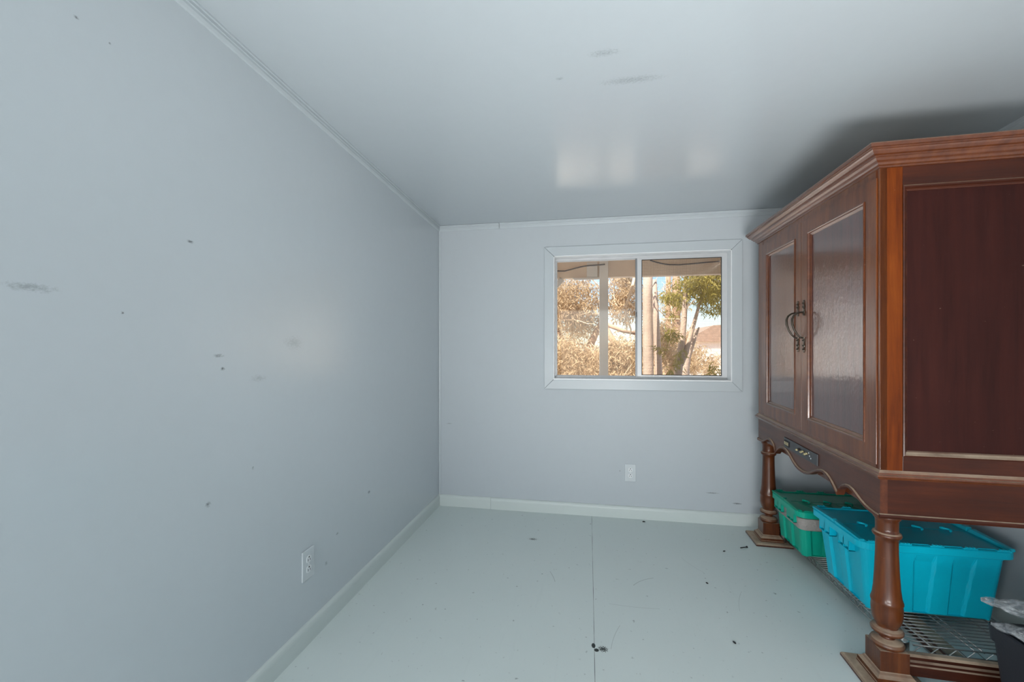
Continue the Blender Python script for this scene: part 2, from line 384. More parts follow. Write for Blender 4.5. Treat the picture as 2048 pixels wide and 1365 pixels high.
# back wall with the window opening
OX0, OX1, OZ0, OZ1 = -.240, .915, .932, 1.793
m = MB(); z1 = cz(YB)
xs = [XL - T, OX0, OX1, XR + T]; zs = [0, OZ0, OZ1, z1]
for y, rev in ((YB, False), (YB + T, True)):
    for i in range(3):
        for j in range(3):
            if i == 1 and j == 1: continue
            q = [(xs[i], y, zs[j]), (xs[i + 1], y, zs[j]), (xs[i + 1], y, zs[j + 1]), (xs[i], y, zs[j + 1])]
            m.add(q, [(0, 1, 2, 3)] if not rev else [(3, 2, 1, 0)])
for a, b in (((OX0, OZ0), (OX1, OZ0)), ((OX1, OZ0), (OX1, OZ1)), ((OX1, OZ1), (OX0, OZ1)), ((OX0, OZ1), (OX0, OZ0)),
             ((xs[0], 0), (xs[3], 0)), ((xs[3], 0), (xs[3], z1)), ((xs[3], z1), (xs[0], z1)), ((xs[0], z1), (xs[0], 0))):
    m.add([(a[0], YB, a[1]), (b[0], YB, b[1]), (b[0], YB + T, b[1]), (a[0], YB + T, a[1])], [(0, 1, 2, 3)])
struct(m.build('wall_back', M_wall_back), 'pale blue-grey end wall with the window', 'wall')
# unseen wall behind the camera, with an opening added to let light in
m = MB(); DX0, DX1, DZ = -.65, .95, 2.0
m.box((XL - T, YF - T, 0), (DX0, YF, cz(YF))); m.box((DX1, YF - T, 0), (XR + T, YF, cz(YF))); m.box((DX0, YF - T, DZ), (DX1, YF, cz(YF)))
struct(m.build('wall_rear', M_wall))

# crown strip profile (u along wall normal, z down from ceiling), ogee like
CR = [(0, 0), (.013, 0), (.013, -.006), (.010, -.009), (.010, -.016), (.012, -.019), (.010, -.023), (.010, -.030), (.008, -.034), (.006, -.038), (.003, -.041), (0, -.041)]
m = MB().prism(CR, lambda u, z: (XL + u, YF, cz(YF) + z), lambda u, z: (XL + u, YB - .0005, cz(YB) + z))
struct(m.build('trim_1', M_trim))
for nm, x0, x1, dz in (('trim_2', XL + .004, -.6275, 0), ('trim_3', -.6255, XR - .001, .0)):
    m = MB().prism(CR, lambda u, z: (x0, YB - u, cz(YB) + z + dz - .001), lambda u, z: (x1, YB - u, cz(YB) + z + dz - .001))
    struct(m.build(nm, M_trim))
m = MB().prism(CR, lambda u, z: (XR - u, YF, cz(YF) + z), lambda u, z: (XR - u, YB - .0005, cz(YB) + z))
struct(m.build('trim_4', M_trim))
# vertical strip in the corner
struct(MB().prism([(0, 0), (.016, 0), (.016, .003), (.012, .006), (.007, .007), (.003, .006), (0, .003)], lambda a, b: (XL + a, YB - b, .083), lambda a, b: (XL + a, YB - b, cz(YB) - .041)).build('trim_5', M_trim))
# baseboards with rounded top
BP = [(0, 0), (.013, 0), (.013, .060), (.012, .068), (.009, .075), (.004, .080), (0, .081)]
struct(MB().prism(BP, lambda u, z: (XL + u, YF, z), lambda u, z: (XL + u, YB - .0135, z)).build('baseboard_left', M_base))
m = MB().prism(BP, lambda u, z: (XL, YB - u, z), lambda u, z: (-.6895, YB - u, z))
struct(m.build('baseboard_back', M_base))
BP2 = [(u * 1.15, z * 1.0) for u, z in BP]
m = MB().prism(BP2, lambda u, z: (-.6875 , YB - u, z), lambda u, z: (XR, YB - u, z))
struct(m.build('baseboard_back.001', M_base), 'longer baseboard length along the window wall', 'baseboard')
struct(MB().prism(BP, lambda u, z: (XR - u, YF, z), lambda u, z: (XR - u, YB - .015, z)).build('baseboard_right', M_base))

# ------------------------------------------------------------------ window
win = empty('window_1', (.3375, YB, OZ0)); struct(win, 'white-cased aluminium sliding window in the end wall', 'window')
def wl(x, y, z): return (x - .3375, y - YB, z - OZ0)
CX0, CX1, CZ0, CZ1 = -.305, .979, .867, 1.856
g = .0006
for a, b, c2, d2 in (((CX0, CZ0), (CX0, CZ1), (OX0, OZ1), (OX0, OZ0)), ((CX0, CZ1), (CX1, CZ1), (OX1, OZ1), (OX0, OZ1)),
                     ((CX1, CZ1), (CX1, CZ0), (OX1, OZ0), (OX1, OZ1)), ((CX1, CZ0), (CX0, CZ0), (OX0, OZ0), (OX1, OZ0))):
    q = [Vector((p[0], p[1])) for p in (a, b, c2, d2)]; cc = sum(q, Vector((0, 0))) / 4
    q = [p + (cc - p).normalized() * g for p in q]
    m = MB(); m.add([(p[0], YB - .014, p[1]) for p in q] + [(p[0], YB, p[1]) for p in q], [(0, 1, 2, 3), (7, 6, 5, 4), (0, 4, 5, 1), (1, 5, 6, 2), (2, 6, 7, 3), (3, 7, 4, 0)])
    m.build('casing', M_trim, win, bevel=.002, fn=wl)
# jamb lining
m = MB(); t = .006
m.box((OX0, YB - .012, OZ0), (OX0 + t, YB + T, OZ1)); m.box((OX1 - t, YB - .012, OZ0), (OX1, YB + T, OZ1))
m.box((OX0, YB - .012, OZ1 - t), (OX1, YB + T, OZ1)); m.box((OX0, YB - .018, OZ0), (OX1, YB + T, OZ0 + t + .003))
m.build('jamb', M_jamb, win, fn=wl)
FX0, FX1, FZ0, FZ1 = OX0 + t, OX1 - t, OZ0 + t + .003, OZ1 - t
fy0, fy1 = YB + .062, YB + .092
m = MB()
fw = .017
m.loft([[(FX0, y, FZ0), (FX1, y, FZ0), (FX1, y, FZ1), (FX0, y, FZ1)] for y in (fy1, fy0)] + [[(FX0 + .010, y, FZ0 + .014), (FX1 - .026, y, FZ0 + .014), (FX1 - .026, y, FZ1 - fw), (FX0 + .010, y, FZ1 - fw)] for y in (fy0, fy1)], cap=False)
m.build('window_frame', M_alu, win, bevel=.001, fn=wl)
MB().box((FX0 + .001, fy0 - .010, FZ0), (FX1 - .001, fy0 - .0002, FZ0 + .006)).build('sill_track', M_alu, win, fn=wl)
MX = .318
# left sash (outer track) and right sash (inner track)
def sash(name, x0, x1, y0, y1, wl_, wr_, wt_, wb_, mat):
    m = MB(); z0, z1 = FZ0 + .014, FZ1 - fw
    m.loft([[(x0, y, z0), (x1, y, z0), (x1, y, z1), (x0, y, z1)] for y in (y1, y0)] + [[(x0 + wl_, y, z0 + wb_), (x1 - wr_, y, z0 + wb_), (x1 - wr_, y, z1 - wt_), (x0 + wl_, y, z1 - wt_)] for y in (y0, y1)], cap=False)
    return m.build(name, mat, win, bevel=.001, fn=wl), (x0 + wl_, x1 - wr_, z0 + wb_, z1 - wt_)
s1, g1 = sash('sash', FX0 + .010, .334, YB + .078, YB + .090, .004, .014, .004, .004, M_alu)
s2, g2 = sash('sash', MX + .012, FX1 - .024, YB + .062, YB + .076, .030, .010, .010, .010, M_alu)
MB().box((MX + .001, YB + .060, FZ0 + .014), (MX + .012, YB + .078, FZ1 - fw)).build('meeting_stile', M_alu_dark, win, bevel=.001, fn=wl)
for (a, b, c2, d2), y in ((g1, YB + .084), (g2, YB + .069)):
    MB().box((a, y, c2), (b, y + .003, d2)).build('pane', M_glass, win, fn=wl)
a, b, c2, d2 = g2
m = MB(); e = .004
for q in (((a, c2), (a + e, d2)), ((b - e, c2), (b, d2)), ((a, c2), (b, c2 + e)), ((a, d2 - e), (b, d2))): m.box((q[0][0], YB + .062, q[0][1]), (q[1][0], YB + .069, q[1][1]))
m.build('gasket', M_rubber, win, fn=wl)
m = MB(); m.add([(a - .02, YB + .096, c2), (b + .02, YB + .096, c2), (b + .02, YB + .096, d2), (a - .02, YB + .096, d2)], [(0, 1, 2, 3)])
m.build('insect_screen', M_screen, win, fn=wl)
m = MB().box((MX + .003, YB + .052, 1.36), (MX + .010, YB + .062, 1.42)); m.tube([(MX + .006, YB + .055, 1.365), (MX + .006, YB + .045, 1.38), (MX + .006, YB + .055, 1.40)], .003)
m.build('latch', M_alu_dark, win, fn=wl)

# ------------------------------------------------------------------ outlets
def outlet(loc, rz, label):
    r = empty('wall_outlet', loc, rz, label=label, cat='outlet', group='duplex wall outlets')
    MB().box((-.0365, -.006, -.0585), (.0365, 0, .0585)).build('face_plate', M_plate, r, bevel=.003)
    for dz in (.0195, -.0195):
        q = []
        for k in range(24):
            an = 2 * math.pi * k / 24; q.append((max(-.0142, min(.0142, .0172 * math.cos(an))), .0172 * math.sin(an) * .85))
        rec = MB().prism(q, lambda x, z: (x, -.006, z + dz), lambda x, z: (x, -.0078, z + dz)).build('receptacle', M_jamb, r, bevel=.0006)
        s = MB(); s.box((-.0075, -.0082, dz - .007), (-.005, -.0076, dz + .002)); s.box((.005, -.0082, dz - .007), (.0075, -.0076, dz + .001))
        s.prism([(.0032 * math.cos(2 * math.pi * k / 10), .0032 * math.sin(2 * math.pi * k / 10)) for k in range(10)], lambda x, z: (x, -.0076, z + dz + .008), lambda x, z: (x, -.0082, z + dz + .008))
        s.build('slot', M_slot, rec)
    MB().prism([(.0028 * math.cos(2 * math.pi * k / 10), .0028 * math.sin(2 * math.pi * k / 10)) for k in range(10)], lambda x, z: (x, -.006, z), lambda x, z: (x, -.0072, z)).build('screw', M_jamb, r)
outlet((.279, YB, .307), 0, 'white duplex outlet on the end wall below the window')
outlet((XL, 1.499, .308), math.pi / 2, 'white duplex outlet on the left wall above the baseboard')

# ------------------------------------------------------------------ cabinet (armoire)
CABX, CABY = .9768, 1.65
ANG = -math.atan(.0339)
cab = empty('television_cabinet', (CABX, CABY, 0), ANG, label='tall reddish-brown wooden cabinet on turned legs with two lacquered doors', cat='cabinet')
W, D = 1.165, .64           # along y (front), along x (depth)
TL = .01834
def tf(x, y, z):            # the cabinet leans by one degree on the uneven floor
    k = max(0, min(1, (z - .10) / .45)); return (x, y, z + TL * y * k)
# carcass
m = MB(); m.box((.020, .020, .575), (D, W - .004, 1.80)); m.build('carcass', M_wood_v, cab, fn=tf)
# front frame: stiles and rails
ZD0, ZD1 = .750, 1.736
for a, b in ((0, .012), (W - .075, W)): MB().box((0, a, .72), (.022, b, 1.768)).build('front_stile', M_door_frame, cab, bevel=.0015, fn=tf)
for a, b in ((ZD1 + .002, 1.768), (.722, ZD0 - .002)): MB().box((.001, .012, a), (.022, W - .075, b)).build('front_rail', M_door_frame, cab, fn=tf)
# near side: stile, rails, recessed panel with moulding
def side_frame(y0, y1, yo):
    # y0..y1 thickness, yo outer face
    for a, b in ((.0005, .066), (D - .07, D)): MB().box((a, y0, .72), (b, y1, 1.768)).build('side_stile', M_wood_or, cab, bevel=.001, fn=tf)
    for a, b in ((1.700, 1.768), (.72, .785)): MB().box((.066, y0, a), (D - .07, y1, b)).build('side_rail', M_wood_x, cab, bevel=.001, fn=tf)
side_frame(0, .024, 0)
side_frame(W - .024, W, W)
def frame_sweep(prof, x0, x1, z0, z1, mp):
    """sweep (inset, out) profile round a rectangle with mitres; mp(a, out, z) -> 3-D"""
    rings = []
    for p_in, p_out in prof:
        rings.append([mp(x0 + p_in, p_out, z0 + p_in), mp(x1 - p_in, p_out, z0 + p_in), mp(x1 - p_in, p_out, z1 - p_in), mp(x0 + p_in, p_out, z1 - p_in)])
    return MB().loft(rings, cap=False)
sprof = [(0, 0), (0, -.002), (.004, -.004), (.008, -.001), (.011, .004), (.014, .007), (.018, .009), (.018, .014)]
frame_sweep(sprof, .066, D - .07, .785, 1.700, lambda a, o, z: (a, o, z)).build('side_moulding', M_wood_x, cab, fn=tf)
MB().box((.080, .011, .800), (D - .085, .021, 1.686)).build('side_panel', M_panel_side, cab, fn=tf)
# doors: each a frame, a moulding, a lacquered panel and a pull
def door(y0, y1, label):
    z0, z1 = ZD0, ZD1; st = .064
    f = MB(); x0, x1 = -.004, .018
    f.box((x0, y0, z0), (x1, y0 + st, z1)); f.box((x0, y1 - st, z0), (x1, y1, z1))
    f.box((x0, y0 + st, z0), (x1, y1 - st, z0 + st)); f.box((x0, y0 + st, z1 - st), (x1, y1 - st, z1))
    d = f.build('door', M_door_frame, cab, bevel=.0012, fn=tf); d['label'] = label
    pr = [(0, .004), (0, .0065), (.004, .008), (.008, .0065), (.010, .001), (.015, -.001), (.019, -.003), (.0195, -.008)]
    frame_sweep(pr, y0 + st, y1 - st, z0 + st - .002, z1 - st + .002, lambda a, o, z: (-o, a, z)).build('door_moulding', M_door_mould, d, fn=tf)
    MB().box((.005, y0 + st + .016, z0 + st + .014), (.014, y1 - st - .016, z1 - st - .014)).build('door_panel', M_panel_door, d, fn=tf)
    return d
GAP = .5825
dN = door(.014, GAP - .001, 'nearer door of the cabinet, left panel edge at the pull')
dF = door(GAP + .001, W - .077, 'farther door of the cabinet')
def pull(d, y):
    zc = 1.243; x = -.004
    # finial back plates: flat scalloped strips above and below the bail
    prof = [(.0015, .122), (.004, .118), (.0045, .112), (.002, .107), (.004, .102), (.008, .097), (.009, .091), (.006, .085), (.003, .081), (.005, .076), (.0075, .070), (.007, .063), (.0045, .058), (.0055, .050)]
    for sg in (1, -1):
        m = MB()
        for (a0, b0), (a1, b1) in zip(prof[:-1], prof[1:]):
            b0, b1 = b0 * sg, b1 * sg
            m.add([(x - .004, y - a0, zc + b0), (x - .004, y + a0, zc + b0), (x - .004, y + a1, zc + b1), (x - .004, y - a1, zc + b1),
                   (x, y - a0 - .001, zc + b0), (x, y + a0 + .001, zc + b0), (x, y + a1 + .001, zc + b1), (x, y - a1 - .001, zc + b1)],
                  [(0, 1, 2, 3), (0, 3, 7, 4), (1, 5, 6, 2), (0, 4, 5, 1), (3, 2, 6, 7)])
        for b in (.108, .09, .066): m.lathe([(.0005, -.004), (.004, -.002), (.005, 0), (.004, .002), (.0005, .004)], (x - .005, y, zc + b * sg), 12)
        m.build('escutcheon', M_iron, d, fn=tf)
    m = MB()
    pts = [(x, y, zc + .062), (x - .012, y, zc + .066), (x - .030, y, zc + .062), (x - .044, y, zc + .050), (x - .051, y, zc + .032), (x - .050, y, zc + .010), (x - .041, y, zc - .018), (x - .028, y, zc - .040), (x - .016, y, zc - .052), (x - .004, y, zc - .056)]
    m.tube(pts, [.003, .0035, .004, .0045, .005, .005, .0045, .004, .0035, .003], 10)
    m.tube([(x - .012, y - .010, zc - .054), (x - .012, y + .010, zc - .054)], .003, 8)
    m.build('pull', M_iron, d, fn=tf)
pull(dN, .552); pull(dF, .614)
# cornice: stepped moulding mitred round the front and the two sides
cp = [(0, 1.762), (.006, 1.763), (.006, 1.768), (.012, 1.771), (.014, 1.777), (.016, 1.779), (.022, 1.783), (.027, 1.790), (.031, 1.793), (.031, 1.796), (.038, 1.799), (.044, 1.806), (.047, 1.811), (.050, 1.812), (.050, 1.817), (.055, 1.818), (.056, 1.828), (.054, 1.832), (.0, 1.832)]
rings = []
for o, z in cp: rings.append([(D, -o, z), (-o, -o, z), (-o, W + o, z), (D, W + o, z)])
m = MB().loft(rings, cap=False, closed=False)
m.add([(D, -.054, 1.832), (-.054, -.054, 1.832), (-.054, W + .054, 1.832), (D, W + .054, 1.832)], [(0, 1, 2, 3)])
m.build('cornice', M_door_mould, cab, fn=tf)
# ledge moulding between the doors and the apron
lp = [(0, .736), (.004, .733), (.008, .728), (.010, .722), (.015, .721), (.016, .716), (.012, .712), (.008, .706), (0, .704)]
rings = [[(D, -o, z), (-o, -o, z), (-o, W + o, z), (D, W + o, z)] for o, z in lp]
MB().loft(rings, cap=False, closed=False).build('ledge_moulding', M_door_mould, cab, fn=tf)
# apron with the scalloped lower edge
half = [(0, .553), (.03, .554), (.06, .560), (.09, .571), (.12, .586), (.15, .600), (.18, .609), (.205, .612), (.23, .609), (.255, .600), (.28, .585), (.30, .570), (.316, .557),
        (.322, .568), (.332, .583), (.350, .599), (.375, .610), (.40, .613), (.425, .609), (.45, .599), (.475, .588), (.50, .580), (.53, .575), (.56, .573), (.5825, .573)]
cur = [(GAP - o, z) for o, z in reversed(half)] + [(GAP + o, z) for o, z in half[1:]]
m = MB()
for (a, za), (b, zb) in zip(cur[:-1], cur[1:]):
    zt = .712
    m.add([(0, a, za), (0, b, zb), (0, b, zt), (0, a, zt), (.022, a, za), (.022, b, zb), (.022, b, zt), (.022, a, zt)], [(0, 1, 2, 3), (7, 6, 5, 4), (0, 4, 5, 1), (3, 2, 6, 7)])
m.add([(0, 0, .573), (.022, 0, .573), (.022, 0, .712), (0, 0, .712)], [(0, 1, 2, 3)]); m.add([(0, W, .573), (.022, W, .573), (.022, W, .712), (0, W, .712)], [(0, 1, 2, 3)])
m.build('apron', M_apron, cab, fn=tf)
# bead following the scallop
rings = []
for i, (y, z) in enumerate(cur):
    rings.append([(-.006, y, z - .001), (-.0075, y, z + .003), (-.006, y, z + .008), (-.002, y, z + .011), (.001, y, z + .011), (.001, y, z - .001)])
MB().loft(rings).build('apron_bead', M_apron, cab, fn=tf)
for y0, y1, s in ((0, .022, -1), (W - .022, W, 1)):
    m = MB(); m.box((.0005, y0 + .0005, .573), (D, y1 - .0005, .712)); m.build('side_apron', M_wood_x, cab, fn=tf)
    yo = 0 if s < 0 else W
    m = MB().prism([(0, .573), (.006, .573), (.0075, .580), (.006, .586), (0, .588)], lambda o, z: (-.004, yo + s * o, z), lambda o, z: (D, yo + s * o, z))
    m.build('side_bead', M_wood_x, cab, fn=tf)
MB().box((D - .02, .022, .573), (D, W - .022, .712)).build('back_apron', M_wood_x, cab, fn=tf)
# audio-video input plate
cpn = MB().box((-.0055, .425, .625), (0, .776, .676)).build('control_plate', M_black, cab, bevel=.001, fn=tf); cpn['label'] = 'black audio-video input plate'
m = MB(); m.box((-.0085, .712, .636), (-.005, .768, .664)); m.build('port_block', M_slot, cpn, bevel=.001, fn=tf)
for i in range(3): MB().box((-.0095, .718 + i * .017, .642), (-.008, .729 + i * .017, .658)).build('port', M_jack, cpn, fn=tf)
for i, yy in enumerate((.620, .598, .576, .557, .538, .519)):
    zz = .652 + (.004 if i % 2 else -.004)
    mm = MB(); mm.tube([(-.004, yy, zz), (-.011, yy, zz)], .0052, 12); mm.tube([(-.011, yy, zz), (-.014, yy, zz)], .0028, 10); mm.build('jack', M_jack if i != 1 else M_iron, cpn, fn=tf)
for yy, zz in ((.500, .660), (.492, .648), (.480, .640)): MB().box((-.0065, yy, zz), (-.005, yy + .006, zz + .006)).build('marking', M_plate, cpn, fn=tf)
# legs
LP = [(.044, .575), (.046, .568), (.046, .560), (.041, .556), (.039, .548), (.0385, .525), (.039, .512), (.047, .509), (.0495, .503), (.047, .497), (.0395, .494), (.038, .480), (.0385, .44), (.041, .38), (.045, .32), (.049, .290), (.052, .280),
      (.0545, .274), (.0545, .268), (.052, .264), (.0535, .245), (.0525, .225), (.048, .205), (.040, .192), (.0345, .186), (.036, .183), (.050, .180), (.0555, .173), (.054, .166), (.040, .162), (.027, .158), (.0245, .152), (.027, .146), (.044, .142), (.053, .137), (.058, .129), (.056, .122), (.052, .118), (.0, .118)]
def leg(x, y):
    m = MB().lathe([(0, .575)] + [(r_ * .83, z_) for r_, z_ in LP], (x, y, 0), 40); lg = m.build('leg', M_leg, cab, fn=tf)
    m = MB(); w2 = .0435; m.box((x - w2, y - w2, .040), (x + w2, y + w2, .119)); m.build('plinth', M_leg, lg, bevel=.002)
    rings = []
    for o, z in ((.0435, .050), (.046, .048), (.050, .042), (.056, .036), (.060, .034), (.060, .022), (.062, .020), (.062, .014)):
        rings.append([(x - o, y - o, z), (x + o, y - o, z), (x + o, y + o, z), (x - o, y + o, z)])
    MB().loft(rings).build('plinth_moulding', M_leg, lg)
    o = .098; q = .03; rings = []
    for k, z in ((o, .0), (o, .008), (o - .004, .013), (o - .010, .015)):
        rings.append([(x - k, y - k, z), (x + k, y - k, z), (x + k, y + k, z), (x - k, y + k, z)])
    MB().loft(rings).build('foot_plate', M_foot, lg, bevel=.002)
    return lg
LX0, LX1, LY0, LY1 = .045, D - .045, .045, W - .030
for x, y in ((LX0, LY0), (LX0, LY1), (LX1, LY0), (LX1, LY1)): leg(x, y)
# H stretcher: two side pieces and a long middle piece
for y in (LY0, LY1):
    pr = [(-.022, .034), (.022, .034), (.022, .066), (.019, .070), (.019, .078), (.015, .084), (.015, .094), (.008, .100), (-.008, .100), (-.015, .094), (-.015, .084), (-.019, .078), (-.019, .070), (-.022, .066)]
    MB().prism(pr, lambda a, z: (LX0 + .04, y + a, z), lambda a, z: (LX1 - .04, y + a, z)).build('side_stretcher', M_wood_x, cab)
pr = [(-.040, .008), (.040, .008), (.040, .024), (.034, .030), (.028, .032), (.026, .042), (-.026, .042), (-.028, .032), (-.034, .030), (-.040, .024)]
MB().prism(pr, lambda a, z: (D / 2 + a, LY0, z), lambda a, z: (D / 2 + a, LY1, z)).build('middle_stretcher', M_foot, cab)

# ------------------------------------------------------------------ wire shelf
SX0, SX1, SY0, SY1, ST, SB = 1.125, 1.575, 1.775, 2.745, .076, .050
sh = empty('wire_shelf', ((SX0 + SX1) / 2, (SY0 + SY1) / 2, 0), label='low chrome wire shelf under the cabinet carrying both bins', cat='shelf')
def sl(x, y, z): return (x - (SX0 + SX1) / 2, y - (SY0 + SY1) / 2, z)
m = MB()
cr = .03
for z in (ST, SB):
    for a, b in (((SX0, SY0 + cr), (SX0, SY1 - cr)), ((SX1, SY0 + cr), (SX1, SY1 - cr)), ((SX0 + cr, SY0), (SX1 - cr, SY0)), ((SX0 + cr, SY1), (SX1 - cr, SY1))):
        m.tube([(*a, z), (*b, z)], .0027, 6)
def zig(a, b, n):
    pts = []
    for i in range(n + 1):
        t_ = i / n; pts.append((a[0] + (b[0] - a[0]) * t_, a[1] + (b[1] - a[1]) * t_, ST if i % 2 else SB))
    return pts
m.tube(zig((SX0, SY0 + cr), (SX0, SY1 - cr), 38), .0020, 6, False); m.tube(zig((SX1, SY0 + cr), (SX1, SY1 - cr), 38), .0020, 6, False)
m.tube(zig((SX0 + cr, SY0), (SX1 - cr, SY0), 14), .0020, 6, False); m.tube(zig((SX0 + cr, SY1), (SX1 - cr, SY1), 14), .0020, 6, False)
m.build('shelf_frame', M_chrome, sh, fn=sl)
n = 46
for i in range(1, n):
    y = SY0 + (SY1 - SY0) * i / n; MB().tube([(SX0, y, ST + .002), (SX1, y, ST + .002)], .0016, 6).build('deck_wire', M_chrome, sh, fn=sl)
for x in (SX0 + .09, SX0 + .225, SX0 + .25, SX1 - .09):
    MB().tube([(x, SY0, ST - .003), (x, SY1, ST - .003)], .0026, 6).build('support_rod', M_chrome, sh, fn=sl)
for x, y in ((SX0, SY0), (SX0, SY1), (SX1, SY0), (SX1, SY1)):
    ring = [(.0125, .0), (.0125, .094), (.0165, .096), (.0175, .09), (.0165, .040), (.0165, .0)]
    zt = .092 if y == SY0 else .079
    m = MB().lathe([(.0165, .0), (.0165, .042), (.0175, .046), (.0165, zt - .004), (.0165, zt), (.013, zt), (.013, .06)], (x, y, 0), 20); m.build('corner_collar', M_chrome, sh, fn=sl)
DECK = ST + .0037

# ------------------------------------------------------------------ plastic bins
def rrect(hx, hy, r, n=6):
    q = []
    for cx, cy, a0 in ((hx - r, hy - r, 0), (-hx + r, hy - r, 90), (-hx + r, -hy + r, 180), (hx - r, -hy + r, 270)):
        for k in range(n + 1):
            a = math.radians(a0 + 90 * k / n); q.append((cx + r * math.cos(a), cy + r * math.sin(a)))
    return q
def dense(hx, hy, r, step=.006):
    q = rrect(hx, hy, r); out = []
    for i in range(len(q)):
        a, b = q[i], q[(i + 1) % len(q)]; ln = math.dist(a, b); k = max(1, int(ln / step))
        for j in range(k): out.append((a[0] + (b[0] - a[0]) * j / k, a[1] + (b[1] - a[1]) * j / k))
    return out
def tote(loc, rz, label, hx, hy, H, mb, ml, taper, band=False, ribs=3, lean=0):
    r = empty('storage_bin', loc, rz, label=label, cat='storage bin', group='lidded plastic bins under the cabinet')
    base = dense(hx, hy, .03)
    def ring(z, inset):
        t_ = z / H; k = 1 - taper * (1 - t_); out = []
        for x, y in base:
            nx = ny = 0
            if abs(abs(y) - hy) < 1e-4: ny = 1 if y > 0 else -1
            if abs(abs(x) - hx) < 1e-4: nx = 1 if x > 0 else -1
            rec = 0
            if ny and abs(x) < hx - .045:
                u_ = (x / (hx - .045) * .5 + .5) * ribs; fr = u_ - math.floor(u_)
                wd = .62 - .16 * (1 - t_)
                rec = .009 * max(0, min(1, (wd - fr) / .05)) if fr > .05 else .009 * fr / .05
            if nx and abs(y) < hy - .05:
                u_ = (y / (hy - .05) * .5 + .5) * 2; fr = u_ - math.floor(u_)
                rec = .009 * max(0, min(1, min(fr - .08, .72 - fr) / .05))
            kk = inset + rec * (1 if .006 < z < H * .80 else 0)
            out.append((x * k - nx * kk, y * k - ny * kk, z))
        return out
    zt = H - .045
    rings = [ring(0.0, .006), ring(.006, 0), ring(.007, 0)] + [ring(zt * i / 8, 0) for i in range(1, 9)]
    MB().loft(rings).build('tub', mb, r)
    if band:
        rr = []
        for z, o in ((H - .105, .0015), (H - .100, .003), (H - .050, .003), (H - .045, .0015)):
            k = 1 - taper * (1 - z / H); rr.append([(x * k * (1 + o / hx), y * k * (1 + o / hy), z + .004 * math.sin(x * 30 + y * 23)) for x, y in rrect(hx + .004, hy + .004, .03)])
        b_ = MB().loft(rr, smooth=True).build('tape_band', M_band, r); b_['label'] = 'grey tape wrapped under the lid'
    # flared rim with webs
    m = MB(); ho, hi = .018, 0
    outer = [rrect(hx + ho - .003, hy + ho - .003, .04), rrect(hx + ho, hy + ho, .042), rrect(hx + ho, hy + ho, .042), rrect(hx + ho - .005, hy + ho - .005, .04)]
    zz = [H - .034, H - .032, H - .006, H - .003]
    m.loft([[(x, y, z) for x, y in q] for q, z in zip(outer, zz)], cap=False)
    inner = rrect(hx - .002, hy - .002, .03)
    m.loft([[(x, y, H - .003) for x, y in outer[3]], [(x, y, H - .003) for x, y in inner], [(x, y, H - .045) for x, y in inner]], cap=False)
    m.loft([[(x, y, H - .034) for x, y in outer[0]], [(x, y, H - .034) for x, y in rrect(hx - .004, hy - .004, .03)]], cap=False)
    m.build('rim', mb, r)
    # grip webs hanging below the rim at the short ends
    for s in (-1, 1):
        for ya, yb in ((-.115, -.038), (.030, .115)):
            if max(abs(ya), abs(yb)) > hy: continue
            m = MB(); m.box((s * (hx + .0125), ya, H - .064), (s * (hx + .0155), yb, H - .030))
            for yy in (ya, (ya + yb) / 2, yb): m.box((s * (hx - .012), yy - .002, H - .078), (s * (hx + .0155), yy + .002, H - .034))
            m.box((s * (hx - .012), ya - .002, H - .078), (s * (hx + .0155), yb + .002, H - .075))
            m.build('grip', mb, r)
    # two lid leaves meeting along the middle
    for s in (-1, 1):
        m = MB(); y0, y1 = s * .002, s * (hy + .006)
        m.box((-hx - .004, y0, H - .010), (hx + .004, y1, H - .005))
        for e_ in (-1, 1):   # raised bars at the short ends
            xa, xb = e_ * (hx + .012), e_ * (hx - .010)
            m.add([(xa, y0, H - .006), (xb, y0, H - .006), (xb, y1, H - .006), (xa, y1, H - .006), (xa + e_ * .003, y0 + s * .006, H + .010), (xb + e_ * .006, y0 + s * .006, H + .010), (xb + e_ * .006, y1 - s * .004, H + .004), (xa + e_ * .003, y1 - s * .004, H + .004)],
                  [(0, 1, 2, 3), (4, 5, 6, 7), (0, 4, 5, 1), (1, 5, 6, 2), (2, 6, 7, 3), (3, 7, 4, 0)])
        m.box((-hx + .01, y1 - s * .010, H - .006), (hx - .01, y1 - s * .002, H + .000))
        lid = m.build('lid_leaf', ml, r, bevel=.0015)
        k = MB()
        for i in range(4):   # interlocking tongues along the seam
            xc = -hx * .62 + i * hx * .42 + (hx * .05 if s > 0 else 0); pts = []
            for j in range(9):
                t_ = j / 8; pts.append((xc + .010 * math.sin(t_ * 6.28) * s, s * (-.016 + .045 * t_), H - .002 + .005 * math.sin(t_ * 3.14)))
            if s < 0: MB().tube(pts, [.002, .005, .006, .006, .005, .005, .006, .005, .002], 6).build('seam_tongue', mb, lid)
        for i in range(5):   # hinge knuckles on the long edge
            xc = -hx + .03 + i * (2 * hx - .06) / 4
            k = MB(); k.box((xc - .024, s * (hy + .004), H - .008), (xc + .024, s * (hy + .015), H + .001))
            k.box((xc - .017, s * (hy + .010), H - .001), (xc + .017, s * (hy + .016), H + .004))
            for q in (-.012, 0, .012): k.box((xc + q - .002, s * (hy + .008), H), (xc + q + .002, s * (hy + .018), H + .006))
            k.build('hinge', ml, lid, bevel=.001)
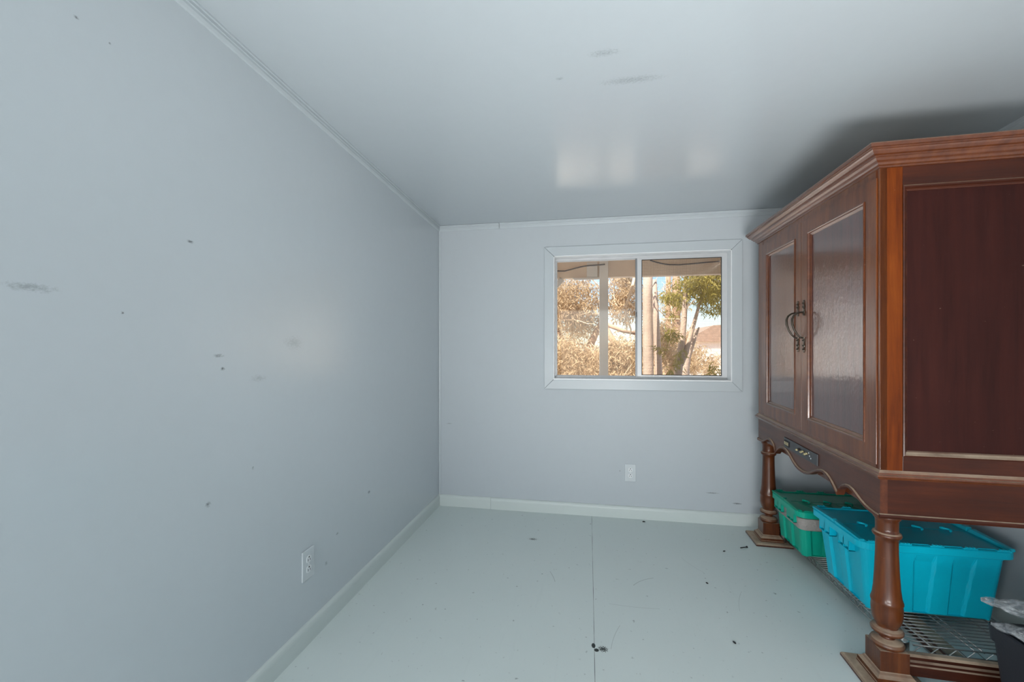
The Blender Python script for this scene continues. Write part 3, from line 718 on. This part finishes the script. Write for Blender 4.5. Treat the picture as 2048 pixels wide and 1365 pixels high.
    if band:
        for i in range(7):
            x0 = -hx + .05 + i * .06
            for s in (-1, 1): MB().add([(x0, s * .02, H - .0048), (x0 + .003, s * .02, H - .0048), (x0 + .053, s * (hy - .03), H - .0048), (x0 + .050, s * (hy - .03), H - .0048), (x0, s * .02, H - .003), (x0 + .003, s * .02, H - .003), (x0 + .053, s * (hy - .03), H - .003), (x0 + .050, s * (hy - .03), H - .003)],
                                   [(0, 1, 2, 3), (4, 5, 6, 7), (0, 4, 5, 1), (1, 5, 6, 2), (2, 6, 7, 3), (3, 7, 4, 0)]).build('lid_rib', ml, r)
    return r
tote((1.347, 2.136, DECK), 0, 'turquoise plastic bin with hinged lid behind the near cabinet leg', .252, .181, .293, M_teal, M_teal_lid, .13)
tote((1.312, 2.560, DECK), 0, 'dark green plastic bin with grey tape near the window wall', .246, .152, .240, M_green, M_green_lid, .08, band=True)

# ------------------------------------------------------------------ black crate with plastic bags
cr_ = empty('black_crate', (1.41, 1.345, 0), 0, label='black plastic crate at the right edge holding clear bags', cat='crate')
hx, hy, H = .195, .225, .300
def rr_(k, z, r=.02): return [(x, y, z) for x, y in rrect(hx * k, hy * k, r, 4)]
m = MB(); m.loft([rr_(.86, 0), rr_(.955, H - .05), rr_(.96, H - .035)], cap=False); m.add(rr_(.86, 0), [tuple(range(len(rr_(.86, 0)) - 1, -1, -1))])
m.loft([rr_(.94, H - .035), rr_(.84, .006)], cap=False); m.add(rr_(.84, .006), [tuple(range(len(rr_(.84, .006))))])
m.build('tub', M_crate, cr_)
m = MB(); m.loft([rr_(.955, H - .045), rr_(.985, H - .045), rr_(1.0, H - .004), rr_(.995, H), rr_(.94, H), rr_(.94, H - .035)], cap=False, smooth=False); m.build('rim', M_crate, cr_)

def bag_mat():
    m, nt, out = new_mat('clear_plastic_film'); P = objc(nt)
    p = N(nt, 'ShaderNodeBsdfGlossy'); p.inputs['Roughness'].default_value = .12; p.inputs[0].default_value = (.9, .93, .95, 1)
    d = N(nt, 'ShaderNodeBsdfDiffuse'); d.inputs[0].default_value = (.7, .74, .76, 1)
    t = N(nt, 'ShaderNodeBsdfTransparent'); t.inputs[0].default_value = (.96, .97, .98, 1)
    a = N(nt, 'ShaderNodeMixShader', i_0=.35); L(nt, p.outputs[0], a.inputs[1]); L(nt, d.outputs[0], a.inputs[2])
    b = N(nt, 'ShaderNodeMixShader'); L(nt, t.outputs[0], b.inputs[1]); L(nt, a.outputs[0], b.inputs[2])
    k = ramp(nt, noise(nt, P, 38, 4, .7, 1.5), [(.42, .06), (.62, .5)]); L(nt, k, b.inputs[0])
    bm_ = N(nt, 'ShaderNodeBump', i_Strength=.8, i_Distance=.01); L(nt, noise(nt, P, 55, 4, .7, 2), bm_.inputs['Height']); L(nt, bm_.outputs[0], p.inputs['Normal'])
    L(nt, b.outputs[0], out.inputs[0]); return m
M_bag = bag_mat()
M_stuff = simple('dark_hardware', (.045, .040, .038), .4, .2, var=.5, scale=40, bumps=.5)
def bag(loc, rz, ln, wd, ht, label, sag, seed):
    r = empty('plastic_bag', loc, rz, label=label, cat='plastic bag', group='clear bags of hardware in the black crate')
    rnd = random.Random(seed); nu, nv = 30, 22; V = []; Fc = []
    for side_ in (1, -1):
        for i in range(nu + 1):
            for j in range(nv + 1):
                u_, v_ = i / nu, j / nv
                prof = min(1, (u_ * 2.2)) ** .7 * math.sin(math.pi * v_) ** .5 * (1 if u_ < .8 else (1 - (u_ - .8) / .25))
                wv = .06 + .94 * min(1, u_ * 2.2)
                x = u_ * ln; y = (v_ - .5) * wd * wv
                z = side_ * ht * .5 * prof * (.75 + .25 * math.sin(9 * u_ + seed) * math.cos(7 * v_)) + .006 * math.sin(31 * u_ + 17 * v_ + seed) * math.sin(23 * v_ - 9 * u_) - sag * u_ * u_ + rnd.uniform(-.0012, .0012)
                V.append((x, y, z))
    o_ = (nu + 1) * (nv + 1)
    for s_ in (0, 1):
        for i in range(nu):
            for j in range(nv):
                a = s_ * o_ + i * (nv + 1) + j; Fc.append((a, a + 1, a + nv + 2, a + nv + 1))
    m = MB(); m.add(V, Fc, True); m.build('film', M_bag, r)
    m = MB()
    for k in range(26):
        x = rnd.uniform(.32, .85) * ln; y = rnd.uniform(-.32, .32) * wd; z = rnd.uniform(-.22, .18) * ht - sag * (x / ln) ** 2
        s_ = rnd.uniform(.008, .016); d_ = Vector((rnd.uniform(-1, 1), rnd.uniform(-1, 1), rnd.uniform(-.4, .4))).normalized() * s_ * 2
        m.tube([Vector((x, y, z)) - d_ * .5, Vector((x, y, z)), Vector((x, y, z)) + d_ * .5], [s_ * .5, s_ * .8, s_ * .5], 6)
    tag(m.build('contents', M_stuff, r), kind='stuff')
bag((1.212, 1.578, .362), math.radians(-30), .34, .20, .055, 'clear plastic bag of dark bits lying on top of the other', .0, 3)
bag((1.205, 1.535, .312), math.radians(-38), .34, .20, .045, 'clear plastic bag of dark bits lying directly on the black crate', .0, 8)

# ------------------------------------------------------------------ small things on the floor
sc = empty('screw', (.878, 2.650, .0035), math.radians(24), label='small dark screw lying on the floor before the far cabinet foot', cat='screw')
MB().tube([(-.024, 0, 0), (-.020, 0, 0), (.018, 0, 0)], [.0008, .0026, .0026], 8).build('shank', M_slot, sc)
MB().tube([(.018, 0, 0), (.021, 0, 0), (.024, 0, 0)], [.003, .006, .006], 12).build('head', M_slot, sc)
for x, y, s, lb in ((.755, 2.585, .006, 'dark crumb of debris left of the screw'), (.36, 2.93, .007, 'dark splinter beside the end baseboard under the outlet'), (.56, 1.79, .006, 'lone dark crumb in the middle of the near floor'),
                    (.57, 2.22, .0055, 'dark crumb right of the curved floor scratch')):
    m = MB(); m.lathe([(.0002, 0), (s * .8, s * .15), (s, s * .4), (s * .5, s * .8), (.0002, s)], (0, 0, 0), 7, False)
    o = m.build('debris', M_slot, loc=(x, y, 0)); o.scale = (1.6, .8, 1); o.rotation_euler = (0, 0, x * 9); tag(o, lb, 'debris', 'dark crumbs on the floor')

# ------------------------------------------------------------------ outdoors
def dirp(u_, v_, y):
    a = (u_ - 1024) / F_PX; s_, c_ = math.sin(YAW), math.cos(YAW); t_ = y / (c_ + a * s_)
    return Vector(((-s_ + a * c_) * t_, y, 1.15 + (HZ - v_) / F_PX * t_))
GZ = -.45
tag(MB().box((-30, 3.4, GZ - .2), (40, 60, GZ)).build('ground', M_ground), 'dry tan ground outside the window', 'ground', kind='structure')
tag(MB().box((-9, 3.4, GZ), (10, 12.5, GZ + .03)).build('bounce_slab', M_bounce_slab), 'unseen pale slab added outside the window to bounce sunlight indoors', 'slab', kind='structure')  # added below the view so sunlight reflects up onto the ceiling
# porch beam, post and roof boards
PB = 5.0
bm_o = empty('porch_beam', (.5, PB, 1.96), label='long beige beam across the top of the window view', cat='beam')
MB().box((-3.5, -.03, 0), (3.2, .06, .20)).build('beam_board', M_beam, bm_o, bevel=.004)
MB().box((-.52, -.055, .0), (-.40, -.031, .17)).build('joint_block', M_post, bm_o, bevel=.003)
pp = empty('porch_post', ((.119 + .22) / 2, PB - .06, GZ), label='pale square porch post seen through the left pane', cat='post')
MB().box((-.048, -.045, 0), (.048, .03, 1.96 - GZ + .2)).build('post_timber', M_post, pp, bevel=.004)
MB().prism([(-.35, .0), (-.05, .0), (-.05, -.02), (-.33, -.02)], lambda a, z: (a, -.0, 1.955 - GZ + z), lambda a, z: (a, .03, 1.955 - GZ + z)).build('ledger', M_post, pp)
br = MB(); q0, q1 = Vector((-.46, 4.97, 1.79)), Vector((-.30, 4.97, 1.955)); nrm = Vector((.7, 0, -.7)) * .03
br.add([q0 - nrm, q1 - nrm, q1 + nrm, q0 + nrm, *[p + Vector((0, .05, 0)) for p in (q0 - nrm, q1 - nrm, q1 + nrm, q0 + nrm)]], [(0, 1, 2, 3), (4, 5, 6, 7), (0, 4, 5, 1), (1, 5, 6, 2), (2, 6, 7, 3), (3, 7, 4, 0)])
tag(br.build('knee_brace', M_post), 'diagonal pale brace at the left end of the porch beam', 'brace')
pr_ = empty('porch_roof', (.3, 4.2, 2.16), label='rusty brown board roof edge above the porch beam', cat='roof')
def prl(x, y, z): return (x - .3, y - 4.2, z - 2.16)
MB().box((-4, YB + T, 2.36), (4.5, 5.35, 2.40)).build('roof_deck', M_soffit, pr_, fn=prl)
for i in range(14): MB().box((-4 + i * .6, YB + T, 2.28), (-3.95 + i * .6, 5.3, 2.36)).build('rafter', M_soffit, pr_, fn=prl)
MB().box((-3.2, 4.80, 2.165), (3.8, 4.96, 2.28)).build('header_board', M_soffit, pr_, fn=prl)
m = MB(); m.tube([dirp(1100 + i * 10, 541 + (1.6 * math.sin(i * .7)) - max(0, i - 3) * 1.7, 4.85) for i in range(12)], .007, 6)
tag(m.build('cable', M_cable), 'thin dark cable sagging across the left pane top', 'cable', 'cables under the porch roof')
m = MB(); m.tube([dirp(1300 + i * 10, 521 + 9 * math.sin(min(1, i / 4.5) * 1.57) - max(0, i - 6) * .9, 4.85) for i in range(15)], .007, 6)
tag(m.build('cable', M_cable), 'thin dark cable along the beam in the right pane', 'cable', 'cables under the porch roof')

def leaves(n, center, rad, ln, wd, mat, parent, seed, droop=.5, name='foliage', clusters=30):
    rnd = random.Random(seed); V = []; Fc = []; cl = []
    for k in range(clusters):
        while True:
            p = Vector((rnd.uniform(-1, 1), rnd.uniform(-1, 1), rnd.uniform(-1, 1)))
            if p.length < 1: break
        cl.append(Vector((p.x * rad[0], p.y * rad[1], p.z * rad[2])))
    cr2 = min(rad) * .55
    for k in range(n):
        c_ = cl[rnd.randrange(clusters)]
        p = Vector(center) + c_ + Vector((rnd.gauss(0, .42), rnd.gauss(0, .42), rnd.gauss(0, .42))) * cr2
        d_ = Vector((rnd.uniform(-1, 1), rnd.uniform(-1, 1), rnd.uniform(-1, .5) - droop)).normalized()
        w_ = d_.cross(Vector((rnd.uniform(-1, 1), rnd.uniform(-1, 1), rnd.uniform(-1, 1)))).normalized() * wd * .5
        l_ = ln * rnd.uniform(.6, 1.3); o_ = len(V)
        V += [p, p + d_ * l_ * .5 + w_, p + d_ * l_, p + d_ * l_ * .5 - w_]; Fc.append((o_, o_ + 1, o_ + 2, o_ + 3))
    me = bpy.data.meshes.new(name); me.from_pydata([tuple(v) for v in V], [], Fc); me.materials.append(mat)
    o = bpy.data.objects.new(name, me); C.objects.link(o); o.parent = parent; o.matrix_parent_inverse = parent.matrix_world.inverted() if False else Matrix.Translation(-parent.location)
    o['kind'] = 'stuff'
    return o
def tree(base, trunks, label, crowns, mat, bark, seed, ln=.11, wd=.016, branches=True):
    r = empty('tree', base, label=label, cat='tree', group='trees beyond the porch')
    rnd = random.Random(seed)
    loc = Vector(base)
    for pts, r0, r1 in trunks:
        pts = [Vector(p) - loc for p in pts]; k = len(pts)
        rs = [r0 + (r1 - r0) * i / (k - 1) for i in range(k)]
        MB().tube(pts, rs, 12).build('trunk', bark, r)
    bmx = MB(); cnt = 0
    for c_, rad, n, cl in crowns:
        leaves(n, c_, rad, ln, wd, mat, r, seed + cnt, clusters=cl); cnt += 1
        if branches:
            for q in range(10):
                a = Vector(c_) - loc + Vector((rnd.uniform(-.5, .5) * rad[0], rnd.uniform(-.5, .5) * rad[1], rnd.uniform(-1, -.2) * rad[2]))
                pts = [a]
                d_ = Vector((rnd.uniform(-1, 1), rnd.uniform(-.4, .4), rnd.uniform(.1, 1.2))).normalized()
                for s_ in range(6):
                    d_ = (d_ + Vector((rnd.uniform(-.4, .4), rnd.uniform(-.3, .3), rnd.uniform(-.35, .35)))).normalized(); pts.append(pts[-1] + d_ * rad[2] * .28)
                bmx.tube(pts, [.014, .012, .010, .008, .006, .005, .003], 5)
    if bmx.v: bmx.build('branch', M_twig, r)
    return r
def P3(u_, v_, y): return tuple(dirp(u_, v_, y))
# big-trunked tree just right of the mullion
tree(P3(1297, 900, 6.6)[:2] + (GZ,), [([P3(1299, 960, 6.6), P3(1298, 800, 6.6), P3(1296, 700, 6.6), P3(1295, 600, 6.6), P3(1297, 480, 6.6)], .085, .065), ([P3(1318, 960, 7.0), P3(1318, 760, 7.0), P3(1312, 640, 7.0), P3(1308, 560, 7.0)], .07, .04)],
     'thick pale double-trunked tree at the left of the right pane', [(P3(1330, 700, 7.6), (.35, .3, .35), 1800, 14), (P3(1310, 470, 6.8), (.5, .5, .3), 700, 12)], M_leaf_gold, M_bark, 11)
# slender forked tree in the right pane with green leaves
tree(P3(1356, 900, 6.0)[:2] + (GZ,), [([P3(1350, 960, 6), P3(1355, 760, 6), P3(1362, 700, 6), P3(1368, 640, 6), P3(1371, 590, 6), P3(1372, 480, 6)], .06, .022), ([P3(1360, 730, 6), P3(1372, 705, 6), P3(1380, 675, 6), P3(1393, 630, 6), P3(1404, 590, 6)], .045, .015), ([P3(1370, 960, 6.4), P3(1368, 745, 6.4), P3(1374, 715, 6.4), P3(1386, 685, 6.4), P3(1398, 655, 6.4)], .09, .012)],
     'slender forked pale tree with yellow-green leaves in the right pane', [(P3(1405, 560, 5.9), (.34, .3, .26), 2600, 30), (P3(1425, 600, 6.2), (.22, .25, .2), 700, 12), (P3(1345, 600, 6.4), (.16, .2, .32), 420, 10), (P3(1340, 700, 5.9), (.14, .15, .30), 330, 9), (P3(1430, 745, 5.6), (.1, .1, .12), 100, 4)], M_leaf_green, M_bark, 23, ln=.10, wd=.014, branches=False)
# golden thicket behind the left pane
tree(P3(1150, 900, 8.0)[:2] + (GZ,), [([P3(1150, 960, 8), P3(1160, 740, 8), P3(1185, 680, 8), P3(1205, 640, 8)], .12, .04), ([P3(1160, 740, 8), P3(1130, 690, 8), P3(1110, 650, 8)], .07, .03)],
     'dry golden-leaved tree filling the left pane left of the post', [(P3(1145, 610, 8.0), (.62, .5, .50), 7500, 60), (P3(1140, 730, 7.4), (.65, .5, .42), 8500, 60), (P3(1100, 680, 8.4), (.6, .5, .9), 3600, 40)], M_leaf_gold, M_bark_dark, 31)
gold = tree(P3(1250, 900, 7.6)[:2] + (GZ,), [([P3(1240, 960, 7.6), P3(1248, 750, 7.6), P3(1230, 690, 7.6), P3(1212, 655, 7.6)], .10, .04), ([P3(1215, 650, 7.6), P3(1245, 662, 7.6), P3(1275, 668, 7.6)], .04, .03)],
     'dry golden-leaved tree between the post and the centre mullion', [(P3(1250, 590, 8.0), (.30, .4, .45), 3600, 34), (P3(1240, 730, 7.2), (.34, .4, .42), 5600, 40)], M_leaf_gold, M_bark_dark, 47)
# slim bare twigs hanging in front of that tree
tg = MB()
for pts in ([(1270, 552), (1266, 575), (1256, 600), (1246, 618), (1237, 640)], [(1268, 555), (1262, 580), (1254, 610), (1250, 640), (1254, 662)], [(1256, 600), (1266, 612), (1276, 618)], [(1250, 618), (1256, 640), (1262, 660), (1260, 672)]):
    tg.tube([dirp(a, b, 5.6) for a, b in pts], [.012, .011, .010, .008, .006][:len(pts)], 6)
bb = tg.build('bare_branch', M_twig, gold); bb.matrix_parent_inverse = Matrix.Translation(-gold.location)

tree(P3(1345, 900, 10)[:2] + (GZ,), [([P3(1350, 960, 10), P3(1352, 700, 10), P3(1353, 600, 10), P3(1352, 500, 10)], .11, .07), ([P3(1337, 960, 10.5), P3(1336, 700, 10.5), P3(1337, 500, 10.5)], .09, .05)],
     'brown-trunked tree behind the slender forked tree', [(P3(1330, 690, 9.5), (.6, .4, .5), 5200, 46), (P3(1345, 590, 10.0), (.35, .3, .7), 700, 16), (P3(1390, 725, 9.0), (.5, .4, .26), 2000, 26)], M_leaf_gold, M_bark_dark, 59)
# yard wall, neighbour's house, fence
tag(MB().box((P3(1372, 700, 14)[0], 14, GZ), (P3(1372, 700, 14)[0] + 7, 14.2, 1.14)).build('block_wall', M_block), 'pale block yard wall low in the right pane', 'wall')
hs = empty('neighbour_house', (P3(1420, 700, 22)[0], 22, GZ), label='white house with a brown roof far beyond the trees', cat='house')
MB().box((-.5, 0, 0), (4.5, 4, 1.95)).build('wall', M_white, hs)
MB().prism([(-1.1, 1.93), (5.0, 1.93), (5.0, 2.03), (2.2, 2.8), (.1, 2.7), (-1.1, 2.03)], lambda a, z: (a, -.3, z), lambda a, z: (a, 4.2, z)).build('roof', M_shingle, hs)
for nm, x0, x1, lb in ((0, -13, -2.4, 'unseen white house added to the left to brighten the cabinet door reflections'), (1, 4.3, 13, 'unseen beige house added to the right for the gloss highlight on the left wall')):  # out of view, added as bright surfaces for the glossy reflections
    h_ = empty('reflector_house', ((x0 + x1) / 2, 10, GZ), label=lb, cat='house', group='unseen houses added for reflections'); hw = (x1 - x0) / 2
    MB().box((-hw, 0, 0), (hw, 5, 3.3)).build('wall', M_siding if nm else M_white, h_)
    MB().prism([(-.4, 3.3), (5.4, 3.3), (2.5, 4.6)], lambda a, z: (-hw - .3, a, z), lambda a, z: (hw + .3, a, z)).build('roof', M_shingle, h_)
tag(MB().box((-14, 17, GZ), (P3(1330, 700, 17)[0], 17.1, 1.0)).build('yard_fence', M_fence), 'tan board fence behind the golden trees', 'fence')
# house exterior plinth so the floor has something under it
struct(MB().box((XL - T, YF - T, GZ - .2), (XR + T, YB + T, -.12)).build('wall_plinth', M_siding))
